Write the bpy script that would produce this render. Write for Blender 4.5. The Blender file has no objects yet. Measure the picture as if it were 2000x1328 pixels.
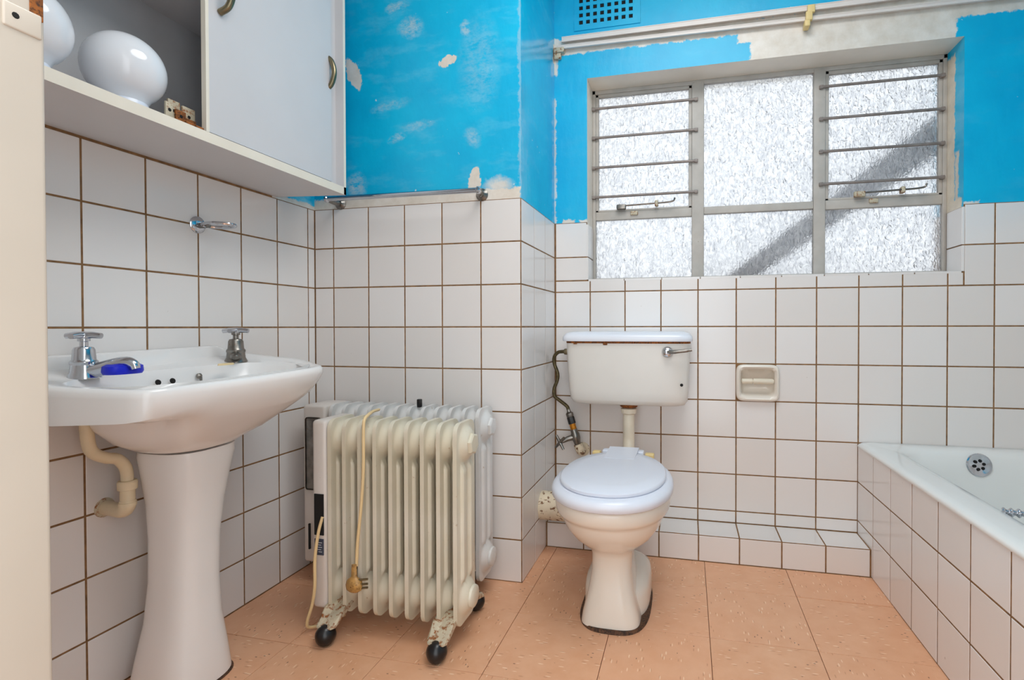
import bpy, bmesh, math, random
from mathutils import Matrix, Vector
random.seed(7)
U = 0.1525                      # one wall-tile pitch in metres; all plan coordinates below are in tile units
R = math.radians
scene = bpy.context.scene
col = scene.collection

# ------------------------------------------------------------------ camera, world, lights, exposure
cam = bpy.data.cameras.new('camera'); cam_o = bpy.data.objects.new('camera', cam); col.objects.link(cam_o)
cam.sensor_width = 36; cam.lens = 36*1009.55/2000
cam.shift_x = (1000-1110.18)/2000; cam.shift_y = (650.04-664)/2000
cam.clip_start = 0.01
cam_o.matrix_world = Matrix.Translation((0, 0, 5.9991*U)) @ Matrix.Rotation(.2269, 4, 'Z') @ Matrix.Rotation(math.pi/2-.0116, 4, 'X') @ Matrix.Rotation(-.0018, 4, 'Z')
scene.camera = cam_o

world = bpy.data.worlds.new('sky'); scene.world = world; world.use_nodes = True
bgn = world.node_tree.nodes['Background']
bgn.inputs[0].default_value = (.93, .97, 1, 1); bgn.inputs[1].default_value = 2.5

al = bpy.data.lights.new('ceiling_lamp_light', 'AREA'); al.shape = 'DISK'; al.size = 1.1; al.energy = 15; al.color = (.97, .985, 1)
alo = bpy.data.objects.new('ceiling_lamp_light', al); col.objects.link(alo); alo.location = (.05, 1.05, 2.52)

scene.view_settings.view_transform = 'Standard'; scene.view_settings.look = 'None'
scene.view_settings.gamma = 1; scene.view_settings.use_curve_mapping = False
scene.view_settings.exposure = 0.15
scene.cycles.max_bounces = 10; scene.cycles.diffuse_bounces = 6; scene.cycles.transmission_bounces = 8
scene.cycles.caustics_reflective = False; scene.cycles.caustics_refractive = True
scene.cycles.sample_clamp_indirect = 6

# ------------------------------------------------------------------ key planes (tile units)
XL, YC, XC, YB, XR = -9.327, 11.485, -3.771, 14.593, 8.95
ZT, ZC = 9.0, 17.2              # tile top, ceiling
YF0, YF1 = 1.55, 2.3            # front wall (doorway the camera looks through)
WX0, WX1, WZ0, WZ1, YW = -2.81, 6.60, 7.33, 13.1, 15.45   # window opening and frame plane
XP0, XPs = 4.262, .0125         # bath panel plane: X = XP0 + (14.6-Y)*XPs
def XP(y): return XP0+(14.6-y)*XPs

# ------------------------------------------------------------------ materials
def lin(c):
    return tuple((v/12.92 if v <= .04045 else ((v+.055)/1.055)**2.4) for v in (x/255 for x in c))
class NT:
    def __init__(s, name):
        s.m = bpy.data.materials.new(name); s.m.use_nodes = True; s.t = s.m.node_tree; s.b = s.t.nodes['Principled BSDF']
    def n(s, t, **k):
        o = s.t.nodes.new(t)
        for a, v in k.items(): setattr(o, a, v)
        return o
    def l(s, a, b): s.t.links.new(a, b)
    def val(s, sock, v):
        if hasattr(v, 'is_output'): s.l(v, sock)
        else: sock.default_value = v
    def math(s, op, a, b=0.0, c=None, clamp=False):
        o = s.n('ShaderNodeMath', operation=op, use_clamp=clamp); s.val(o.inputs[0], a); s.val(o.inputs[1], b)
        if c is not None: s.val(o.inputs[2], c)
        return o.outputs[0]
    def mix(s, f, a, b):
        o = s.n('ShaderNodeMix', data_type='RGBA'); s.val(o.inputs[0], f)
        for i, v in ((6, a), (7, b)):
            if hasattr(v, 'is_output'): s.l(v, o.inputs[i])
            else: o.inputs[i].default_value = (*v[:3], 1)
        return o.outputs[2]
    def noise(s, vec, scale, detail=3, rough=.55, dist=0):
        o = s.n('ShaderNodeTexNoise'); s.l(vec, o.inputs['Vector']); o.inputs['Scale'].default_value = scale
        o.inputs['Detail'].default_value = detail; o.inputs['Roughness'].default_value = rough; o.inputs['Distortion'].default_value = dist
        return o.outputs[0]
    def ramp(s, v, a, b):
        o = s.n('ShaderNodeMapRange'); o.clamp = True; s.val(o.inputs[0], v); o.inputs[1].default_value = a; o.inputs[2].default_value = b
        return o.outputs[0]
    def obj(s): return s.n('ShaderNodeTexCoord').outputs['Object']
    def pos(s):
        g = s.n('ShaderNodeNewGeometry'); v = s.n('ShaderNodeVectorMath', operation='SCALE'); s.l(g.outputs['Position'], v.inputs[0]); v.inputs[3].default_value = 1/U
        return v.outputs[0]
    def mapping(s, vec, sc=(1, 1, 1), rot=(0, 0, 0)):
        o = s.n('ShaderNodeMapping'); s.l(vec, o.inputs[0]); o.inputs['Scale'].default_value = sc; o.inputs['Rotation'].default_value = rot
        return o.outputs[0]
    def bump(s, h, strength, dist=.002):
        o = s.n('ShaderNodeBump'); s.l(h, o.inputs['Height']); o.inputs['Strength'].default_value = strength; o.inputs['Distance'].default_value = dist
        s.l(o.outputs[0], s.b.inputs['Normal'])
    def col(s, v): s.val(s.b.inputs['Base Color'], v if hasattr(v, 'is_output') else (*v[:3], 1))
    def rand(s): return s.n('ShaderNodeObjectInfo').outputs['Random']

def mat(name, c, rough=.5, metal=0.0, var=.06, vs=6, bump=0, bs=60, c2=None, th=(.5, .7), spec=.5):
    t = NT(name); a = lin(c); o = t.obj()
    nz = t.noise(o, vs)
    lo = tuple(x*(1-var*2) for x in a); base = t.mix(t.ramp(nz, .3, .7), lo, a)
    if c2: base = t.mix(t.ramp(t.noise(o, vs*3.1, 5, .65), *th), base, lin(c2))
    t.col(base); t.b.inputs['Roughness'].default_value = rough; t.b.inputs['Metallic'].default_value = metal
    t.b.inputs['Specular IOR Level'].default_value = spec
    if bump: t.bump(t.noise(o, bs, 4), bump)
    return t.m

def tile_mat():
    t = NT('wall_tile_glaze'); r = t.rand(); a = lin((226, 223, 221)); b = lin((219, 214, 210))
    o = t.obj(); base = t.mix(r, a, b)
    sp = t.ramp(t.noise(t.pos(), 9, 2, .5), .80, .84)
    t.col(t.mix(t.math('MULTIPLY', sp, .5), base, lin((120, 100, 80))))
    t.b.inputs['Roughness'].default_value = .16; t.bump(t.noise(t.pos(), 1.6, 2), .05, .01)
    return t.m
M = {}
M['tile'] = tile_mat()
M['grout'] = mat('brown_stained_grout', (146, 108, 70), .9, var=.25, vs=40, bump=.3)
M['ceiling'] = mat('white_ceiling_paint', (236, 234, 230), .8)

def paint_mat(name, blobs, wash, axis, white=(228, 221, 211), rough=.38):
    """blue gloss paint with scraped patches; blobs = (a0,a1,z0,z1,soft) boxes in tile units along axis/Z"""
    t = NT(name); p = t.pos()
    sx = t.n('ShaderNodeSeparateXYZ'); t.l(p, sx.inputs[0])
    nz = t.n('ShaderNodeTexNoise'); t.l(p, nz.inputs['Vector']); nz.inputs['Scale'].default_value = 5; nz.inputs['Detail'].default_value = 6; nz.inputs['Roughness'].default_value = .7
    nx = t.n('ShaderNodeSeparateColor'); t.l(nz.outputs['Color'], nx.inputs[0])
    A = t.math('ADD', sx.outputs[axis], t.math('MULTIPLY', t.math('SUBTRACT', nx.outputs[0], .5), .30))
    Z = t.math('ADD', sx.outputs[2], t.math('MULTIPLY', t.math('SUBTRACT', nx.outputs[1], .5), .30))
    m = None
    for bl in blobs:
        a0, a1, z0, z1, amt = bl[:5]
        ua = t.math('SUBTRACT', A, (a0+a1)/2); uz = t.math('SUBTRACT', Z, (z0+z1)/2)
        if len(bl) > 5:                                  # ragged brushed-off patch, sheared by bl[5]
            ua = t.math('SUBTRACT', ua, t.math('MULTIPLY', uz, bl[5]))
            e1 = t.math('DIVIDE', ua, (a1-a0)/2); e2 = t.math('DIVIDE', uz, (z1-z0)/2)
            dd = t.math('SQRT', t.math('ADD', t.math('MULTIPLY', e1, e1), t.math('MULTIPLY', e2, e2)))
            k = t.math('MULTIPLY', t.ramp(dd, 1.05, .95 if amt > .9 else .35), amt)
            if amt < .9: k = t.math('MULTIPLY', k, t.ramp(t.noise(t.mapping(p, (1, 1, 1.8), (0, R(25), 0)), 7, 5, .7), .36, .6))
        else:
            d1 = t.math('SUBTRACT', t.math('ABSOLUTE', ua), (a1-a0)/2); d2 = t.math('SUBTRACT', t.math('ABSOLUTE', uz), (z1-z0)/2)
            k = t.math('MULTIPLY', t.ramp(t.math('MAXIMUM', d1, d2), .025, -.01), amt)
        m = k if m is None else t.math('MAXIMUM', m, k)
    blue = t.mix(t.ramp(t.noise(p, .9, 4), .35, .7), lin((0, 172, 216)), lin((4, 184, 224)))
    if wash:
        w = t.noise(t.mapping(p, (1.0, 1.0, 2.6), (0, R(28), 0)), 1.15, 6, .62)
        w2 = t.noise(p, 14, 3)
        k = t.math('MULTIPLY', t.ramp(w, .52, .74), t.math('ADD', .25, t.math('MULTIPLY', w2, .55)))
        blue = t.mix(t.math('MULTIPLY', k, wash), blue, lin((150, 214, 232)))
        fl = t.ramp(t.noise(p, 7, 2), .77, .79)
        blue = t.mix(t.math('MULTIPLY', fl, .6), blue, lin((225, 228, 228)))
    wh = t.mix(t.ramp(t.noise(p, 2.2, 5, .65), .35, .75), lin(white), lin((206, 194, 178)))
    t.col(t.mix(m, blue, wh) if m is not None else blue)
    t.b.inputs['Roughness'].default_value = rough
    t.bump(t.noise(t.mapping(p, (1.6, 1.6, .8)), 3.2, 4), .10, .012)
    return t.m
M['paint_pier'] = paint_mat('blue_paint_pier', [
    (-10, XC-.02, 8.9, 9.24, 1), (-4.75, XC-.12, 9.1, 9.55, .9, 0), (-5.1, -4.78, 9.0, 9.8, 1, .1), (-8.35, -7.98, 11.95, 12.75, 1, -.35), (-8.45, -7.8, 9.2, 9.9, .55, 0),
    (-5.85, -5.4, 12.25, 12.5, 1, .9), (-5.3, -5.0, 12.85, 13.3, .6, 0), (-6.95, -6.2, 13.0, 13.6, .5, 0), (-5.2, -4.75, 10.2, 10.8, .35, -.3), (-7.3, -6.6, 13.7, 14.0, .5, .5),
    (-7.2, -6.7, 10.5, 10.8, .45, .8), (-7.7, -6.6, 11.3, 11.62, .28, 1.6), (-6.9, -5.9, 10.75, 11.05, .25, 1.6), (-5.4, -4.2, 11.0, 13.5, .18, 0), (XC-.05, XC+.1, 9, 17, .25)], .35, 0)
M['paint_pier_side'] = paint_mat('blue_paint_pier_side', [(14.45, 14.8, 13.6, 14.15, 1), (11.3, 11.50, 9, 17, .2)], .25, 1, rough=.16)
M['paint_back'] = paint_mat('blue_paint_back', [
    (1.62, 6.42, 13.0, 14.1, 1), (-3.9, 1.7, 13.83, 14.3, 1), (1.3, 9.5, 13.58, 14.2, 1), (-3.9, -3.70, 13.3, 14.3, 1), (-3.9, -3.735, 9.0, 12.6, .8),
    (-3.55, -3.2, 8.9, 9.07, 1), (-3.0, -2.8, 8.9, 9.06, 1), (6.55, 6.9, 8.9, 9.06, .9)], .12, 0)
M['paint_left'] = paint_mat('pale_blue_wash', [(9, 11.6, 8.9, 9.1, .9)], 1.6, 1)
M['paint_plain'] = paint_mat('blue_paint_plain', [], .2, 0)
M['reveal_right'] = paint_mat('peeling_blue_reveal', [(15.05, 15.6, 8.5, 12.9, 1), (14.85, 15.0, 8.9, 10.4, .9), (14.7, 15.5, 8.2, 9.2, 1)], .5, 1, white=(232, 220, 200))
M['reveal'] = mat('cream_reveal_plaster', (242, 233, 219), .5, var=.06, vs=5, c2=(150, 128, 100), th=(.70, .78), bump=.2, bs=30)
M['cream'] = mat('cream_gloss_wood', (200, 187, 171), .35, var=.04, vs=5)
M['edge_band'] = mat('cream_edge_band', (232, 224, 208), .4, var=.05)
M['laminate'] = mat('pale_grey_laminate', (203, 201, 202), .35, var=.02)
M['laminate_in'] = mat('specked_grey_laminate', (176, 176, 178), .5, var=.04, vs=12, c2=(70, 66, 62), th=(.735, .75))
M['brass'] = mat('aged_brass', (150, 138, 110), .32, 1, var=.2, vs=30)
M['chrome'] = mat('chrome_plate', (205, 208, 214), .12, 1, var=.05, vs=12)
M['chrome_dull'] = mat('tarnished_chrome', (150, 145, 138), .3, 1, var=.25, vs=30, c2=(120, 80, 50), th=(.62, .75))
M['ceramic'] = mat('white_glazed_ceramic', (232, 230, 228), .12, var=.015, vs=3)
M['ceramic_warm'] = mat('off_white_ceramic', (228, 220, 208), .13, var=.03, vs=4)
M['enamel'] = mat('white_bath_enamel', (226, 228, 226), .14, var=.02, vs=3)
M['cistern'] = mat('yellowed_cistern_plastic', (220, 216, 209), .28, var=.03, vs=4, c2=(170, 130, 90), th=(.76, .84))
M['lid'] = mat('white_cistern_lid', (224, 228, 236), .22, var=.02)
M['plastic'] = mat('white_seat_plastic', (218, 222, 232), .25, var=.01)
M['pvc'] = mat('yellowed_pvc_pipe', (224, 208, 176), .38, var=.08, vs=14)
M['pvc_white'] = mat('off_white_flush_pipe', (226, 216, 196), .3, var=.06, vs=10)
M['soil'] = mat('flaking_painted_pipe', (222, 208, 182), .6, var=.08, vs=16, c2=(110, 70, 36), th=(.57, .62), bump=.3)
M['opal'] = mat('opal_glass', (222, 224, 228), .07, var=.0, vs=2)
M['rust'] = mat('rusty_metal', (206, 194, 168), .55, .1, var=.12, vs=22, c2=(140, 82, 36), th=(.50, .60), bump=.3)
M['rust_dark'] = mat('orange_rust', (170, 98, 34), .7, .2, var=.3, vs=60, c2=(70, 40, 20), th=(.5, .6), bump=.4)
M['black'] = mat('black_rubber', (22, 20, 22), .3, var=.2, vs=20)
M['dark'] = mat('dark_void', (16, 13, 11), .9)
M['soap_blue'] = mat('blue_soap', (8, 30, 205), .4, var=.1, vs=30)
M['soap'] = mat('dried_cream_soap', (232, 208, 160), .5)
M['brasspipe'] = mat('orange_brass', (214, 140, 40), .35, .7, var=.25, vs=60)
M['hose'] = mat('braided_dark_brass_hose', (104, 92, 62), .4, .6, var=.3, vs=120)
M['bolt'] = mat('yellowed_hinge_bolt', (232, 204, 140), .4)
M['vent'] = mat('blue_painted_vent', (4, 158, 206), .3)
M['rail'] = mat('white_curtain_track', (226, 216, 208), .4, var=.04, vs=8)
M['frame'] = mat('grey_primed_steel', (188, 182, 174), .5, var=.08, vs=14, c2=(120, 96, 70), th=(.68, .78), bump=.2)
M['bar'] = mat('dirty_steel_bar', (150, 140, 134), .45, .3, var=.15, vs=30, c2=(120, 80, 50), th=(.64, .72))
M['cord'] = mat('cream_power_cord', (228, 200, 150), .5, var=.05)
M['plug'] = mat('browned_plug', (196, 150, 84), .4, var=.25, vs=60, c2=(90, 50, 20), th=(.58, .64))
M['label'] = mat('dark_blue_rating_label', (60, 66, 84), .4)
M['label_ink'] = mat('pale_label_print', (190, 192, 200), .5)
M['putty'] = mat('dark_floor_sealant', (112, 76, 52), .8, var=.4, vs=60, c2=(40, 30, 22), th=(.5, .6), bump=.5)
M['shadow_band'] = mat('grey_shadow_band', (150, 154, 172), .8, var=.1)  # shade grey of the added slab behind the panes

def rad_mat(name, c, c2):
    t = NT(name); o = t.obj(); p = t.pos()
    base = t.mix(t.ramp(t.noise(o, 5, 4), .3, .75), lin(c), lin(c2))
    base = t.mix(t.math('MULTIPLY', t.ramp(t.noise(p, 6, 5, .7), .66, .74), .75), base, lin((150, 112, 62)))
    t.col(base); t.b.inputs['Roughness'].default_value = .28
    return t.m
M['rad'] = rad_mat('yellowed_cream_enamel', (216, 210, 194), (200, 190, 164))
M['rad_back'] = rad_mat('grey_white_enamel', (214, 214, 214), (200, 198, 192))
M['rad_box'] = rad_mat('pale_grey_plastic', (214, 208, 202), (204, 196, 188))

def floor_mat():
    t = NT('terracotta_vinyl'); o = t.obj(); r = t.rand()
    base = t.mix(t.ramp(t.noise(o, 14, 4), .3, .7), lin((214, 158, 120)), lin((224, 174, 138)))
    base = t.mix(t.math('MULTIPLY', r, .3), base, lin((228, 172, 136)))
    def flecks(sx, sy, sc, lim, rad):
        v = t.n('ShaderNodeTexVoronoi'); t.l(t.mapping(o, (sx, sy, 1)), v.inputs['Vector']); v.inputs['Scale'].default_value = sc
        q = t.n('ShaderNodeSeparateColor'); t.l(v.outputs['Color'], q.inputs[0])
        a = t.math('GREATER_THAN', q.outputs[0], lim)
        return t.math('MULTIPLY', a, t.ramp(v.outputs['Distance'], rad, rad*.6))
    f1 = t.math('MAXIMUM', flecks(1, .22, 150, .80, .32), flecks(1, .3, 80, .90, .22))
    f2 = flecks(1, .5, 110, .93, .22)
    f3 = flecks(1, .2, 170, .82, .3)
    base = t.mix(t.math('MULTIPLY', f3, .45), base, lin((160, 100, 66)))
    base = t.mix(t.math('MULTIPLY', f1, .55), base, lin((250, 226, 196)))
    base = t.mix(t.math('MULTIPLY', f2, .8), base, lin((84, 50, 32)))
    t.col(base); t.b.inputs['Roughness'].default_value = .34
    t.bump(t.noise(o, 40, 3), .08)
    return t.m
M['floor'] = floor_mat()
M['floor_gap'] = mat('dark_floor_joint', (96, 62, 44), .9)

def glass_mat():
    t = NT('patterned_obscure_glass'); o = t.obj(); nt = t.t
    n1 = t.noise(t.mapping(o, (1, 1, .55)), 78, 1.5, .5, 1.8)
    n2 = t.noise(t.mapping(o, (1, 1, .18)), 60, 2, .5, .5)
    h = t.math('ADD', n1, t.math('MULTIPLY', n2, .35))
    tint = t.mix(t.ramp(n1, .32, .62), (.57, .58, .60), (.775, .78, .785))
    b = t.n('ShaderNodeBump'); t.l(h, b.inputs['Height']); b.inputs['Strength'].default_value = 1.0; b.inputs['Distance'].default_value = .006
    g = t.n('ShaderNodeBsdfRefraction'); g.inputs['Roughness'].default_value = .3; g.inputs['IOR'].default_value = 1.2; t.l(tint, g.inputs['Color']); t.l(b.outputs[0], g.inputs['Normal'])
    tr = t.n('ShaderNodeBsdfTranslucent'); t.l(tint, tr.inputs['Color']); t.l(b.outputs[0], tr.inputs['Normal'])
    gl = t.n('ShaderNodeBsdfGlossy'); gl.inputs['Roughness'].default_value = .12; t.l(b.outputs[0], gl.inputs['Normal'])
    m1 = t.n('ShaderNodeMixShader'); m1.inputs[0].default_value = .35; t.l(g.outputs[0], m1.inputs[1]); t.l(tr.outputs[0], m1.inputs[2])
    fr = t.n('ShaderNodeFresnel'); fr.inputs[0].default_value = 1.4; t.l(b.outputs[0], fr.inputs['Normal'])
    m2 = t.n('ShaderNodeMixShader'); t.l(fr.outputs[0], m2.inputs[0]); t.l(m1.outputs[0], m2.inputs[1]); t.l(gl.outputs[0], m2.inputs[2])
    t.l(m2.outputs[0], nt.nodes['Material Output'].inputs['Surface'])
    return t.m
M['glass'] = glass_mat()
M['lamp'] = None
def lamp_mat():
    t = NT('lit_opal_lamp'); t.b.inputs['Emission Color'].default_value = (1, .96, .9, 1); t.b.inputs['Emission Strength'].default_value = 1.5; return t.m
M['lamp'] = lamp_mat()

# ------------------------------------------------------------------ mesh helpers (tile units, world coordinates)
class MB:
    def __init__(s): s.v = []; s.f = []; s.mi = []
    def add(s, vs, fs, mi=0):
        k = len(s.v); s.v += [tuple(p) for p in vs]; s.f += [tuple(i+k for i in f) for f in fs]; s.mi += [mi]*len(fs); return s
    def quad(s, a, b, c, d, mi=0): return s.add([a, b, c, d], [(0, 1, 2, 3)], mi)
    def box(s, x0, x1, y0, y1, z0, z1, bev=0, mi=0):
        bm = bmesh.new(); bmesh.ops.create_cube(bm, size=1)
        for v in bm.verts:
            v.co = Vector(((x0+x1)/2+v.co.x*(x1-x0), (y0+y1)/2+v.co.y*(y1-y0), (z0+z1)/2+v.co.z*(z1-z0)))
        if bev: bmesh.ops.bevel(bm, geom=bm.edges[:], offset=bev, segments=3, affect='EDGES', profile=.5)
        bm.verts.index_update(); s.add([v.co[:] for v in bm.verts], [[v.index for v in f.verts] for f in bm.faces], mi); bm.free(); return s
    def loft(s, rings, cap0=True, cap1=True, mi=0, closed=True):
        n = len(rings[0]); vs = [p for r in rings for p in r]; fs = []
        for k in range(len(rings)-1):
            for i in range(n if closed else n-1):
                j = (i+1) % n; fs.append((k*n+i, k*n+j, (k+1)*n+j, (k+1)*n+i))
        if cap0: fs.append(tuple(range(n-1, -1, -1)))
        if cap1: fs.append(tuple((len(rings)-1)*n+i for i in range(n)))
        return s.add(vs, fs, mi)
    def tube(s, path, r, n=12, cap=True, mi=0):
        P = [Vector(p) for p in path]; rr = r if isinstance(r, (list, tuple)) else [r]*len(P)
        up = Vector((0, 0, 1)); rings = []; prev = None
        for i, p in enumerate(P):
            t = (P[min(i+1, len(P)-1)]-P[max(i-1, 0)]).normalized()
            if prev is None:
                a = t.cross(up); a = a if a.length > .05 else t.cross(Vector((1, 0, 0)))
            else: a = prev-t*prev.dot(t)
            a.normalize(); prev = a; b = t.cross(a)
            rings.append([p+(a*math.cos(2*math.pi*k/n)+b*math.sin(2*math.pi*k/n))*rr[i] for k in range(n)])
        return s.loft(rings, cap, cap, mi)
    def lathe(s, c, axis, prof, n=28, mi=0):
        """prof = list of (radius, height along axis) from point c"""
        a = Vector(axis).normalized(); u = a.orthogonal().normalized(); w = a.cross(u); c = Vector(c)
        return s.loft([[c+a*h+(u*math.cos(2*math.pi*k/n)+w*math.sin(2*math.pi*k/n))*max(r, 1e-4) for k in range(n)] for r, h in prof], True, True, mi)

base_of = {}
def setp(o, label=None, cat=None, group=None, kind=None):
    if label: o['label'] = label
    if cat: o['category'] = cat
    if group: o['group'] = group
    if kind: o['kind'] = kind
    return o
def empty(name, loc, **k):
    o = bpy.data.objects.new(name, None); col.objects.link(o); o.empty_display_size = .05
    o.location = Vector(loc)*U; base_of[o] = Vector(loc); return setp(o, **k)
def obj(name, mb, m, parent=None, smooth=True, angle=38, origin=None, **k):
    if parent is not None: org = base_of[parent]
    else:
        if origin is None:
            xs, ys, zs = zip(*mb.v); origin = ((min(xs)+max(xs))/2, (min(ys)+max(ys))/2, min(zs))
        org = Vector(origin)
    me = bpy.data.meshes.new(name)
    me.from_pydata([tuple((Vector(p)-org)*U) for p in mb.v], [], mb.f)
    for q in (m if isinstance(m, list) else [m]): me.materials.append(M[q] if isinstance(q, str) else q)
    for p, i in zip(me.polygons, mb.mi): p.material_index = i
    bm = bmesh.new(); bm.from_mesh(me); bmesh.ops.recalc_face_normals(bm, faces=bm.faces[:]); bm.to_mesh(me); bm.free()
    if smooth:
        me.shade_smooth(); me.set_sharp_from_angle(angle=R(angle))
    o = bpy.data.objects.new(name, me); col.objects.link(o); base_of[o] = org
    if parent is not None: o.parent = parent
    else: o.location = org*U
    return setp(o, **k)
def catmull(pts, n=8):
    P = [Vector(p) for p in pts]; P = [P[0]*2-P[1]]+P+[P[-1]*2-P[-2]]; out = []
    for i in range(1, len(P)-2):
        for k in range(n):
            t = k/n; a, b, c, d = P[i-1:i+3]
            out.append(.5*((2*b)+(c-a)*t+(2*a-5*b+4*c-d)*t*t+(3*b-a-3*c+d)*t**3))
    return out+[P[-2]]
def superell(cx, cy, ax, ay, z, n=2.5, N=64, ay2=None):
    out = []
    for k in range(N):
        a = 2*math.pi*k/N; c, s_ = math.cos(a), math.sin(a); b = ay if (s_ < 0 or ay2 is None) else ay2
        out.append((cx+ax*math.copysign(abs(c)**(2/n), c), cy+b*math.copysign(abs(s_)**(2/n), s_), z))
    return out

# ------------------------------------------------------------------ tiles
_tm = {}
G = .029                       # joint width
def tile_mesh(w, h, th=.06, mname='tile', bev=.010):
    key = (round(w, 3), round(h, 3), mname, bev)
    if key in _tm: return _tm[key]
    a, b = w/2-G/2, h/2-G/2
    rings = [[(-a, -b, -th), (a, -b, -th), (a, b, -th), (-a, b, -th)], [(-a, -b, -bev), (a, -b, -bev), (a, b, -bev), (-a, b, -bev)]]
    i = bev*.35; rings.append([(-a+i, -b+i, -i), (a-i, -b+i, -i), (a-i, b-i, -i), (-a+i, b-i, -i)])
    i = bev; rings.append([(-a+i, -b+i, 0), (a-i, -b+i, 0), (a-i, b-i, 0), (-a+i, b-i, 0)])
    mb = MB().loft(rings, False, True)
    me = bpy.data.meshes.new('tile'); me.from_pydata([tuple(Vector(p)*U) for p in mb.v], [], mb.f); me.materials.append(M[mname]); _tm[key] = me
    return me
def put_tile(parent, name, c, u, v, nrm, w, h, jit=.12, mname='tile', bev=.010, off=None):
    if w < .05 or h < .05: return
    o = bpy.data.objects.new(name, tile_mesh(w, h, mname=mname, bev=bev)); col.objects.link(o); o.parent = parent
    m = Matrix((Vector(u), Vector(v), Vector(nrm))).transposed().to_4x4()
    m = m @ Matrix.Rotation(R(random.uniform(-jit, jit)), 4, 'X') @ Matrix.Rotation(R(random.uniform(-jit, jit)), 4, 'Y')
    o.matrix_local = Matrix.Translation((Vector(c)-base_of[parent]+Vector(nrm)*random.uniform(0, .004))*U) @ m
    return o
def grid_tiles(parent, P0, u, nrm, ulines, zlines, skip=None, name='wall_tile'):
    u = Vector(u); P0 = Vector(P0)
    for a0, a1 in zip(ulines, ulines[1:]):
        for z0, z1 in zip(zlines, zlines[1:]):
            if skip and skip(a0, a1, z0, z1): continue
            put_tile(parent, name, P0+u*((a0+a1)/2)+Vector((0, 0, (z0+z1)/2)), u, (0, 0, 1), nrm, a1-a0, z1-z0)
rows = [0.0]+list(range(1, 10))
D = .005                        # wall bed lies this far behind the tile faces

# ------------------------------------------------------------------ shell
def wall_obj(name, mb, mats, **k): return obj(name, mb, mats, None, False, kind='structure', **k)
# floor
fb = MB().box(XL-.8, XR+.8, YF0-6, YB+.3, -.5, -.03)
floor = wall_obj('floor', fb, ['floor_gap'], origin=(0, 0, 0), label='terracotta speckled vinyl tile floor')
fx = [-9.327, -7.36, -5.40, -3.46, -1.50, .42, 2.36, 4.30]
fy = [2.2, 4.25, 6.28, 8.30, 10.27, 12.25, 14.2]
G0 = G; G = .010
for i, (a0, a1) in enumerate(zip(fx, fx[1:])):
    for j, (b0, b1) in enumerate(zip(fy, fy[1:])):
        if a1 < XC-.1 and b0 > YC: continue
        if b1 > 13.56: b1 = 13.57
        if a1 > 4.29: a1 = 4.36
        if (a0, a1) == (-1.5, .42) or a0 == -1.5: pass
        q = (i+j) % 2
        dz = random.uniform(-.003, .003)
        c = ((a0+a1)/2, (b0+b1)/2, dz)
        if q: put_tile(floor, 'floor_tile', c, (1, 0, 0), (0, 1, 0), (0, 0, 1), a1-a0, b1-b0, .05, 'floor', .006)
        else: put_tile(floor, 'floor_tile', c, (0, 1, 0), (-1, 0, 0), (0, 0, 1), b1-b0, a1-a0, .05, 'floor', .006)
put_tile(floor, 'floor_tile', ((XL-3.46)/2, 1.2, 0), (1, 0, 0), (0, 1, 0), (0, 0, 1), -3.46-XL, 2.0, .05, 'floor', .006)
put_tile(floor, 'floor_tile', (0, 1.2, 0), (1, 0, 0), (0, 1, 0), (0, 0, 1), 6.9, 2.0, .05, 'floor', .006)
G = G0
# ceiling
wall_obj('ceiling', MB().box(XL-.8, XR+.8, YF0, YB+1.6, ZC, ZC+.4), ['ceiling'], label='white painted ceiling')

# left wall, with the broken-out hole behind the pedestal
x = XL-D; hy0, hy1, hz0, hz1 = 7.262, 8.2, .3, 2.98
m = MB()
def lq(y0, y1, z0, z1, mi): m.quad((x, y0, z0), (x, y1, z0), (x, y1, z1), (x, y0, z1), mi)
lq(YF0, hy0, -.2, ZT, 0); lq(hy1, YC+.4, -.2, ZT, 0); lq(hy0, hy1, -.2, hz0, 0); lq(hy0, hy1, hz1, ZT, 0); lq(YF0, 10.1, ZT, 9.15, 0); lq(10.1, YC+.4, ZT, 9.15, 1); lq(YF0, YC+.4, 9.15, ZC+.1, 1)
m.box(x-1.0, x-.5, YF0, YC+.4, -.2, ZC+.1, 0, 2)
m.quad((x, hy0, hz0), (x-.5, hy0, hz0), (x-.5, hy0, hz1), (x, hy0, hz1), 2); m.quad((x, hy1, hz0), (x-.5, hy1, hz0), (x-.5, hy1, hz1), (x, hy1, hz1), 2)
m.quad((x, hy0, hz1), (x-.5, hy0, hz1), (x-.5, hy1, hz1), (x, hy1, hz1), 2); m.quad((x, hy0, hz0), (x-.5, hy0, hz0), (x-.5, hy1, hz0), (x, hy1, hz0), 2)
m.quad((x-.5, YF0, -.2), (x, YF0, -.2), (x, YF0, ZC), (x-.5, YF0, ZC), 0)
wl = wall_obj('wall_left', m, ['grout', 'paint_left', 'dark'], origin=(XL, 7, 0), label='white tiled wall behind the wash basin')
yl = [2.32, 3.244, 4.244, 5.244, 6.244, 7.244, 8.244, 9.244, 10.244, 11.244, 11.484]
grid_tiles(wl, (XL, 0, 0), (0, 1, 0), (1, 0, 0), yl, rows, lambda a0, a1, z0, z1: abs(a0-7.244) < .01 and z1 <= 3.01)
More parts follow.
